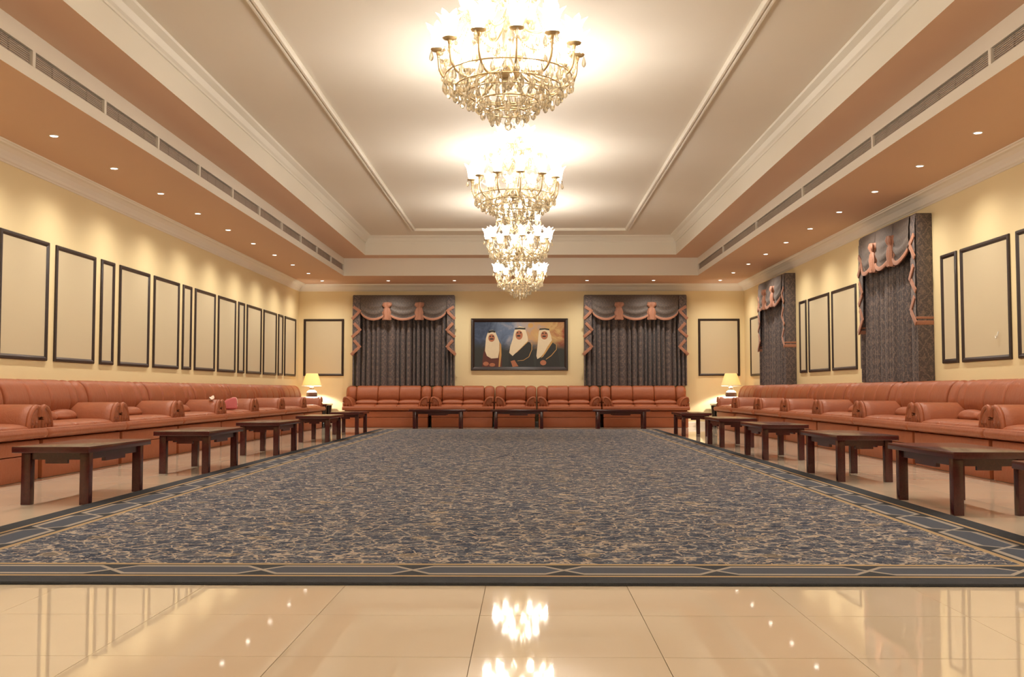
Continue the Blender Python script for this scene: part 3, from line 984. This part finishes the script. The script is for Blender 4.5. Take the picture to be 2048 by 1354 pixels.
# ------------------------------------------------------------------ coffee tables
def make_table(lx, ly, label, loc, rz, group):
    t = thing('coffee_table', label, 'table', loc, rz, group)
    H_ = 0.428
    obj('table_top', B().box(-lx / 2, lx / 2, -ly / 2, ly / 2, H_ - 0.046, H_).mesh('table_top', M_WOOD, bevel=0.005), t)
    li = 0.10; lw = 0.034
    for sx in (-1, 1):
        for sy in (-1, 1):
            xc, yc = sx * (lx / 2 - li - 0.02), sy * (ly / 2 - 0.065)
            obj('leg', B().box(xc - lw, xc + lw, yc - lw, yc + lw, 0.0, H_ - 0.046).mesh('table_leg', M_WOOD, bevel=0.003), t)
    for sy in (-1, 1):
        yc = sy * (ly / 2 - 0.065)
        bb_ = B()
        xa = lx / 2 - li - 0.02 - lw
        bb_.box(-xa, xa, yc - 0.014, yc + 0.014, H_ - 0.10, H_ - 0.046)
        bb_.box(-xa * 0.42, xa * 0.42, yc - 0.014, yc + 0.014, H_ - 0.128, H_ - 0.10)
        obj('apron', bb_.mesh('apron', M_WOOD), t)
    for sx in (-1, 1):
        xc = sx * (lx / 2 - li - 0.02)
        ya = ly / 2 - 0.065 - lw
        bb_ = B(); bb_.box(xc - 0.014, xc + 0.014, -ya, ya, H_ - 0.10, H_ - 0.046)
        bb_.box(xc - 0.014, xc + 0.014, -ya * 0.45, ya * 0.45, H_ - 0.128, H_ - 0.10)
        obj('apron', bb_.mesh('apron', M_WOOD), t)
    return t
t0 = make_table(1.24, 0.56, 'x', (0, 0, 0), 0, 'coffee tables in front of the sofas')
first = True
def place_table(loc, rz, label):
    global first
    t = t0 if first else copy_tree(t0)
    first = False
    t.location = loc; t.rotation_euler = (0, 0, rz); t['label'] = label
lys = [20.10, 17.20, 13.79, 10.87, 8.04, 5.48]
for k, y in enumerate(lys):
    place_table((-3.44, y, 0), PI / 2, '%s dark mahogany coffee table from the painting wall, along the plain long wall' % ORD[k])
rys = [19.45, 15.75, 13.0, 10.02, 7.47, 5.42]
for k, y in enumerate(rys):
    place_table((3.09, y, 0), PI / 2, '%s dark mahogany coffee table from the painting wall, along the curtained long wall' % ORD[k])
place_table((-1.94, 22.66, 0), 0, 'dark mahogany coffee table before the painting wall sofas, plain wall side')
place_table((2.06, 22.66, 0), 0, 'dark mahogany coffee table before the painting wall sofas, curtained wall side')
place_table((-0.17, 22.66, 0), 0, 'dark mahogany coffee table in front of the armchair under the painting')

# ------------------------------------------------------------------ corner tables and lamps
def corner(side, wn):
    cxp = CX + side * 4.80
    t = thing('corner_table', 'dark glossy corner table beneath the lamp, %s wall corner' % wn, 'table', (cxp, 23.70, 0), 0, 'corner lamp tables')
    obj('table_top', B().box(-0.40, 0.40, -0.40, 0.40, 0.50, 0.535).mesh('corner_table_top', M_WOOD, bevel=0.008), t)
    for sx in (-1, 1):
        for sy in (-1, 1):
            obj('leg', B().lathe([(0.075, 0), (0.075, 0.03), (0.05, 0.07), (0.06, 0.25), (0.075, 0.42), (0.085, 0.50)], 12, sx * 0.31, sy * 0.31).mesh('corner_leg', M_BLACKGLOSS, smooth=True), t)
    obj('shelf', B().box(-0.34, 0.34, -0.34, 0.34, 0.16, 0.185).mesh('corner_shelf', M_WOOD), t)
    lp = thing('table_lamp', 'lit table lamp with cream shade and dark patterned jar, %s wall corner' % wn, 'lamp', (cxp, 23.62, 0.5355), 0, 'corner table lamps')
    obj('foot', B().lathe([(0.09, 0), (0.095, 0.015), (0.085, 0.03), (0.075, 0.05), (0.095, 0.085), (0.105, 0.145)], 24).mesh('lamp_foot', M_WHITE, smooth=True), lp)
    obj('jar_band', B().lathe([(0.106, 0.145), (0.122, 0.17), (0.125, 0.22), (0.118, 0.262)], 24).mesh('jar_band', M_JAR, smooth=True), lp)
    obj('shoulder', B().lathe([(0.116, 0.262), (0.09, 0.295), (0.06, 0.315), (0.055, 0.33)], 24).mesh('lamp_shoulder', M_WHITE, smooth=True), lp)
    obj('collar', B().lathe([(0.056, 0.33), (0.058, 0.335), (0.056, 0.36), (0.05, 0.362)], 20).mesh('lamp_collar', M_JAR, smooth=True), lp)
    obj('neck', B().lathe([(0.045, 0.362), (0.05, 0.38), (0.022, 0.40), (0.012, 0.42), (0.012, 0.46)], 16).mesh('lamp_neck', M_WHITE, smooth=True), lp)
    bs = B()
    n_ = 32
    rows = []
    for r, z in ((0.228, 0.415), (0.222, 0.42), (0.135, 0.69), (0.12, 0.697), (0.03, 0.697), (0.03, 0.694), (0.12, 0.693), (0.131, 0.687), (0.219, 0.42), (0.224, 0.415)):
        rows.append([(r * math.cos(2 * PI * k / n_), r * math.sin(2 * PI * k / n_), z) for k in range(n_)])
    bs.grid(rows, close_u=True, close_v=True)
    sh = obj('shade', bs.mesh('lamp_shade', M_SHADE, smooth=True, angle=50), lp)
    rimr = [[((0.226 + dr) * math.cos(2 * PI * k / n_), (0.226 + dr) * math.sin(2 * PI * k / n_), z) for k in range(n_)] for dr, z in ((-0.003, 0.408), (0.006, 0.408), (0.006, 0.424), (-0.003, 0.424))]
    br = B(); br.grid(rimr, close_u=True, close_v=True)
    obj('shade_rim', br.mesh('shade_rim', M_WHITE, smooth=True, angle=50), sh)  # white colour stands in for light spilling at the shade's lower edge
    obj('bulb', B().lathe([(0.0, 0.46), (0.02, 0.47), (0.03, 0.50), (0.025, 0.53), (0.0, 0.545)], 12).mesh('lamp_bulb', M_BULB, smooth=True), lp)
    light('lamp_light', 'POINT', LAMP_W, lp, (0, 0, 0.53), (1, 0.94, 0.82), 0.035)
corner(-1, 'plain')
corner(1, 'curtained')

# ------------------------------------------------------------------ downlights
ring_me = B().lathe([(0.036, -0.004), (0.039, -0.007), (0.047, -0.006), (0.05, 0.0), (0.036, 0.0)], 20).mesh('downlight_ring', M_WHITE, smooth=True)
lens_me = B().lathe([(0.0, -0.0045), (0.036, -0.0045), (0.036, -0.001), (0, -0.001)], 20).mesh('downlight_lens', M_LENS)
def downlight(x, y, label, group):
    t = thing('recessed_downlight', label, 'downlight', (x, y, ZS), 0, group)
    obj('trim_ring', ring_me, t)
    obj('lens', lens_me, t)
    light('downlight_beam', 'SPOT', DOWN_W, t, (0, 0, -0.02), (1, 0.92, 0.80), 0.05, spot_size=math.radians(145), spot_blend=1.0)
for side, wn in ((-1, 'plain'), (1, 'curtained')):
    for k in range(1, 17):
        y = 23.3 - 1.482 * k
        if y < 0:
            break
        downlight(CX + side * 4.52, y, '%s downlight from the corner along the %s long wall soffit' % (ORD[k - 1], wn), 'downlights over the %s long wall' % wn)
for k in range(7):
    downlight(CX + (k - 3) * 1.5067, 23.3, '%s downlight over the painting wall sofas, counted from the plain long wall' % ORD[k], 'downlights over the painting wall')

# ------------------------------------------------------------------ chandeliers
ZCH = 2.44
HT = ZC - ZCH
def polar(r, a, z):
    return (r * math.cos(a), r * math.sin(a), z)
def drop_mesh(ln, r):
    return B().lathe([(0.0, 0.0), (r * 0.55, -ln * 0.30), (r, -ln * 0.66), (r * 0.85, -ln * 0.85), (r * 0.35, -ln * 0.97), (0.0, -ln)], 8).mesh('crystal_drop', M_CRYSTAL)
D_BIG = drop_mesh(0.085, 0.020)
D_MID = drop_mesh(0.065, 0.016)
D_SML = drop_mesh(0.045, 0.011)
def bead_strand(pts, r, name):
    bb_ = B()
    for p in pts:
        x, y, z = p
        b0 = len(bb_.v)
        bb_.v += [(x + r, y, z), (x, y + r, z), (x - r, y, z), (x, y - r, z), (x, y, z + r * 1.3), (x, y, z - r * 1.3)]
        for a, c in ((0, 1), (1, 2), (2, 3), (3, 0)):
            bb_.face(b0 + a, b0 + c, b0 + 4); bb_.face(b0 + c, b0 + a, b0 + 5)
    return bb_.mesh(name, M_CRYSTAL)
def tulip_mesh(sc):
    n_ = 24
    rows = []
    for r, z, w_ in ((0.010, 0.0, 0), (0.026, 0.012, 0), (0.036, 0.035, 0.02), (0.038, 0.065, 0.06), (0.046, 0.095, 0.14), (0.062, 0.118, 0.26)):
        rows.append([((r * sc * (1 + w_ * math.cos(6 * 2 * PI * k / n_))) * math.cos(2 * PI * k / n_), (r * sc * (1 + w_ * math.cos(6 * 2 * PI * k / n_))) * math.sin(2 * PI * k / n_),
                      sc * (z + 0.012 * (w_ / 0.26) * math.cos(6 * 2 * PI * k / n_))) for k in range(n_)])
    bb_ = B(); bb_.grid(rows, close_u=True)
    return bb_.mesh('tulip_shade', M_TULIP, smooth=True, angle=80)
TULIP = tulip_mesh(1.2)
CUP = B().lathe([(0.006, -0.035), (0.012, -0.03), (0.016, -0.012), (0.045, -0.004), (0.052, 0.004), (0.02, 0.002), (0.014, 0.01)], 14).mesh('candle_cup', M_GOLD, smooth=True)
BULB = B().lathe([(0.0, 0.01), (0.012, 0.02), (0.019, 0.045), (0.014, 0.07), (0.0, 0.095)], 10).mesh('candle_bulb', M_BULB, smooth=True)
CH_POINTS = []
def arm_mesh(pts):
    return B().tube(spline(pts, 6), 0.0085, 6).mesh('arm', M_GOLD, smooth=True, angle=80)
A_LOW = arm_mesh([(0.05, 0, 0.36), (0.13, 0, 0.33), (0.25, 0, 0.27), (0.37, 0, 0.255), (0.455, 0, 0.31), (0.475, 0, 0.42)])
A_UP = arm_mesh([(0.04, 0, 0.66), (0.12, 0, 0.60), (0.20, 0, 0.58), (0.27, 0, 0.62), (0.29, 0, 0.69)])
A_TOP = arm_mesh([(0.03, 0, 0.80), (0.08, 0, 0.765), (0.13, 0, 0.78), (0.15, 0, 0.82)])
def bead_line(p0, p1, n, sag):
    out = []
    for k in range(n + 1):
        t = k / n
        out.append((p0[0] + (p1[0] - p0[0]) * t, p0[1] + (p1[1] - p0[1]) * t, p0[2] + (p1[2] - p0[2]) * t - sag * 4 * t * (1 - t)))
    return out
ST_UP = bead_strand(bead_line((0.03, 0, 0.93), (0.29, 0, 0.71), 22, 0.05), 0.0075, 'bead_strand')
ST_LOW = bead_strand(bead_line((0.29, 0, 0.68), (0.475, 0, 0.42), 22, 0.05), 0.0075, 'bead_strand')
a12 = 2 * PI / 12
ST_RIM = bead_strand(bead_line((0.475, 0, 0.42), polar(0.475, a12, 0.42), 18, 0.075), 0.007, 'bead_strand')
ST_BASK = bead_strand(bead_line((0.40, 0, 0.27), (0.11, 0, 0.07), 22, 0.03), 0.008, 'bead_strand')
CANOPY = B().lathe([(0.0, HT), (0.085, HT), (0.085, HT - 0.01), (0.06, HT - 0.035), (0.02, HT - 0.06), (0.0, HT - 0.065)], 20).mesh('ceiling_canopy', M_GOLD, smooth=True)
ROD = B().tube([(0, 0, 0.92), (0, 0, HT - 0.06)], 0.007, 8).mesh('hanging_rod', M_GOLD, smooth=True)
COLUMN = B().lathe([(0.0, 0.22), (0.03, 0.23), (0.055, 0.28), (0.025, 0.32), (0.06, 0.36), (0.02, 0.42), (0.035, 0.50), (0.045, 0.57), (0.02, 0.63), (0.05, 0.67), (0.018, 0.73), (0.035, 0.79), (0.015, 0.85), (0.03, 0.90), (0.01, 0.95), (0.0, 0.955)], 14).mesh('column', M_CRYSTAL, smooth=True)
HUB = B().lathe([(0.015, 0.285), (0.06, 0.295), (0.085, 0.325), (0.09, 0.345), (0.06, 0.34), (0.02, 0.33)], 18).mesh('hub_bowl', M_GOLD, smooth=True)
def torus(R_, r_, z):
    pts = [polar(R_, 2 * PI * k / 36, z) for k in range(36)]
    rows = [[((R_ + r_ * math.cos(2 * PI * q / 6)) * math.cos(2 * PI * k / 36), (R_ + r_ * math.cos(2 * PI * q / 6)) * math.sin(2 * PI * k / 36), z + r_ * math.sin(2 * PI * q / 6)) for q in range(6)] for k in range(36)]
    bb_ = B(); bb_.grid(rows, close_u=True, close_v=True)
    return bb_.mesh('crystal_ring', M_GOLD, smooth=True, angle=80)
RINGS = [(0.43, 0.30, 34, D_BIG), (0.36, 0.235, 30, D_BIG), (0.28, 0.20, 24, D_MID), (0.20, 0.15, 18, D_BIG), (0.12, 0.085, 12, D_MID)]
RING_ME = [torus(r, 0.005, z) for r, z, _, _ in RINGS]
BALL = B().lathe([(0.0, 0.03), (0.012, 0.026), (0.024, 0.012), (0.027, -0.002), (0.02, -0.02), (0.0, -0.03)], 12).mesh('crystal_ball', M_CRYSTAL, smooth=True)
def make_chandelier(label, loc):
    t = thing('crystal_chandelier', label, 'chandelier', loc, 0, 'crystal chandeliers')
    obj('ceiling_canopy', CANOPY, t); obj('hanging_rod', ROD, t); obj('column', COLUMN, t); obj('hub_bowl', HUB, t); obj('crystal_ball', BALL, t)
    rnd = random.Random(5)
    def dr(me, p, sc=1.0):
        obj('crystal_drop', me, t, p, (0, 0, rnd.uniform(0, 6)), (sc, sc, sc * rnd.uniform(0.85, 1.2)))
    for na, arm, rr, zz_, off in ((12, A_LOW, 0.475, 0.455, 0.13), (6, A_UP, 0.29, 0.725, 0.0), (4, A_TOP, 0.15, 0.855, 0.3)):
        for k in range(na):
            a = off + 2 * PI * k / na
            ao = obj('arm', arm, t, (0, 0, 0), (0, 0, a))
            p = polar(rr, a, zz_)
            cup = obj('candle_cup', CUP, ao, (rr, 0, zz_))
            obj('tulip_shade', TULIP, ao, (rr, 0, zz_), (0, 0, rnd.uniform(0, 1)))
            obj('candle_bulb', BULB, ao, (rr, 0, zz_))
            for q in range(3):
                aq = a + q * 2 * PI / 3
                pp = (p[0] + 0.046 * math.cos(aq), p[1] + 0.046 * math.sin(aq), zz_)
                dr((D_MID, D_SML)[q % 2], pp)
            if na == 12:
                dr(D_BIG, polar(0.25, a, 0.27)); dr(D_MID, polar(0.37, a + 0.1, 0.25)); dr(D_BIG, polar(0.33, a + 0.2, 0.40)); dr(D_MID, polar(0.22, a + 0.3, 0.46)); dr(D_BIG, polar(0.42, a + 0.26, 0.40))
                obj('bead_strand', ST_RIM, t, (0, 0, 0), (0, 0, a))
            if na == 6:
                obj('bead_strand', ST_UP, t, (0, 0, 0), (0, 0, a))
                obj('bead_strand', ST_LOW, t, (0, 0, 0), (0, 0, a + 0.13))
                obj('bead_strand', ST_LOW, t, (0, 0, 0), (0, 0, a + 0.13 + PI / 6))
                dr(D_BIG, polar(0.2, a, 0.58)); dr(D_MID, polar(0.12, a + 0.4, 0.62))
    for (r, z, n_, dm), rm in zip(RINGS, RING_ME):
        obj('crystal_ring', rm, t)
        for k in range(n_):
            a = 2 * PI * k / n_ + r
            dr(dm, polar(r, a, z))
            if k % 2 == 0 and r > 0.15:
                dr(D_SML, polar(r + 0.02, a + 0.06, z + 0.035))
    for k in range(10):
        obj('bead_strand', ST_BASK, t, (0, 0, 0), (0, 0, 2 * PI * k / 10 + 0.2))
    # light given off by the bulbs (every second arm of the ring, and the upper tiers)
    spots = [(0.475, 0.13 + 2 * PI * k / 6, 0.53) for k in range(6)] + [(0.29, 2 * PI * k / 3, 0.80) for k in range(3)]
    for r, a, z in spots:
        light('candle_light', 'POINT', CHANDELIER_W * (0.155 if z < 0.6 else 0.023), t, polar(r, a, z), WARM2, 0.04)
    t.scale = (0.90, 0.90, 1)
    return t
for k, y in enumerate((17.93, 14.05, 10.05, 6.2, 2.3)):  # the last one is out of view, added to light the foreground floor
    make_chandelier('%s crystal chandelier from the painting wall, over the carpet' % ORD[k], (CX + 0.02, y, ZCH))
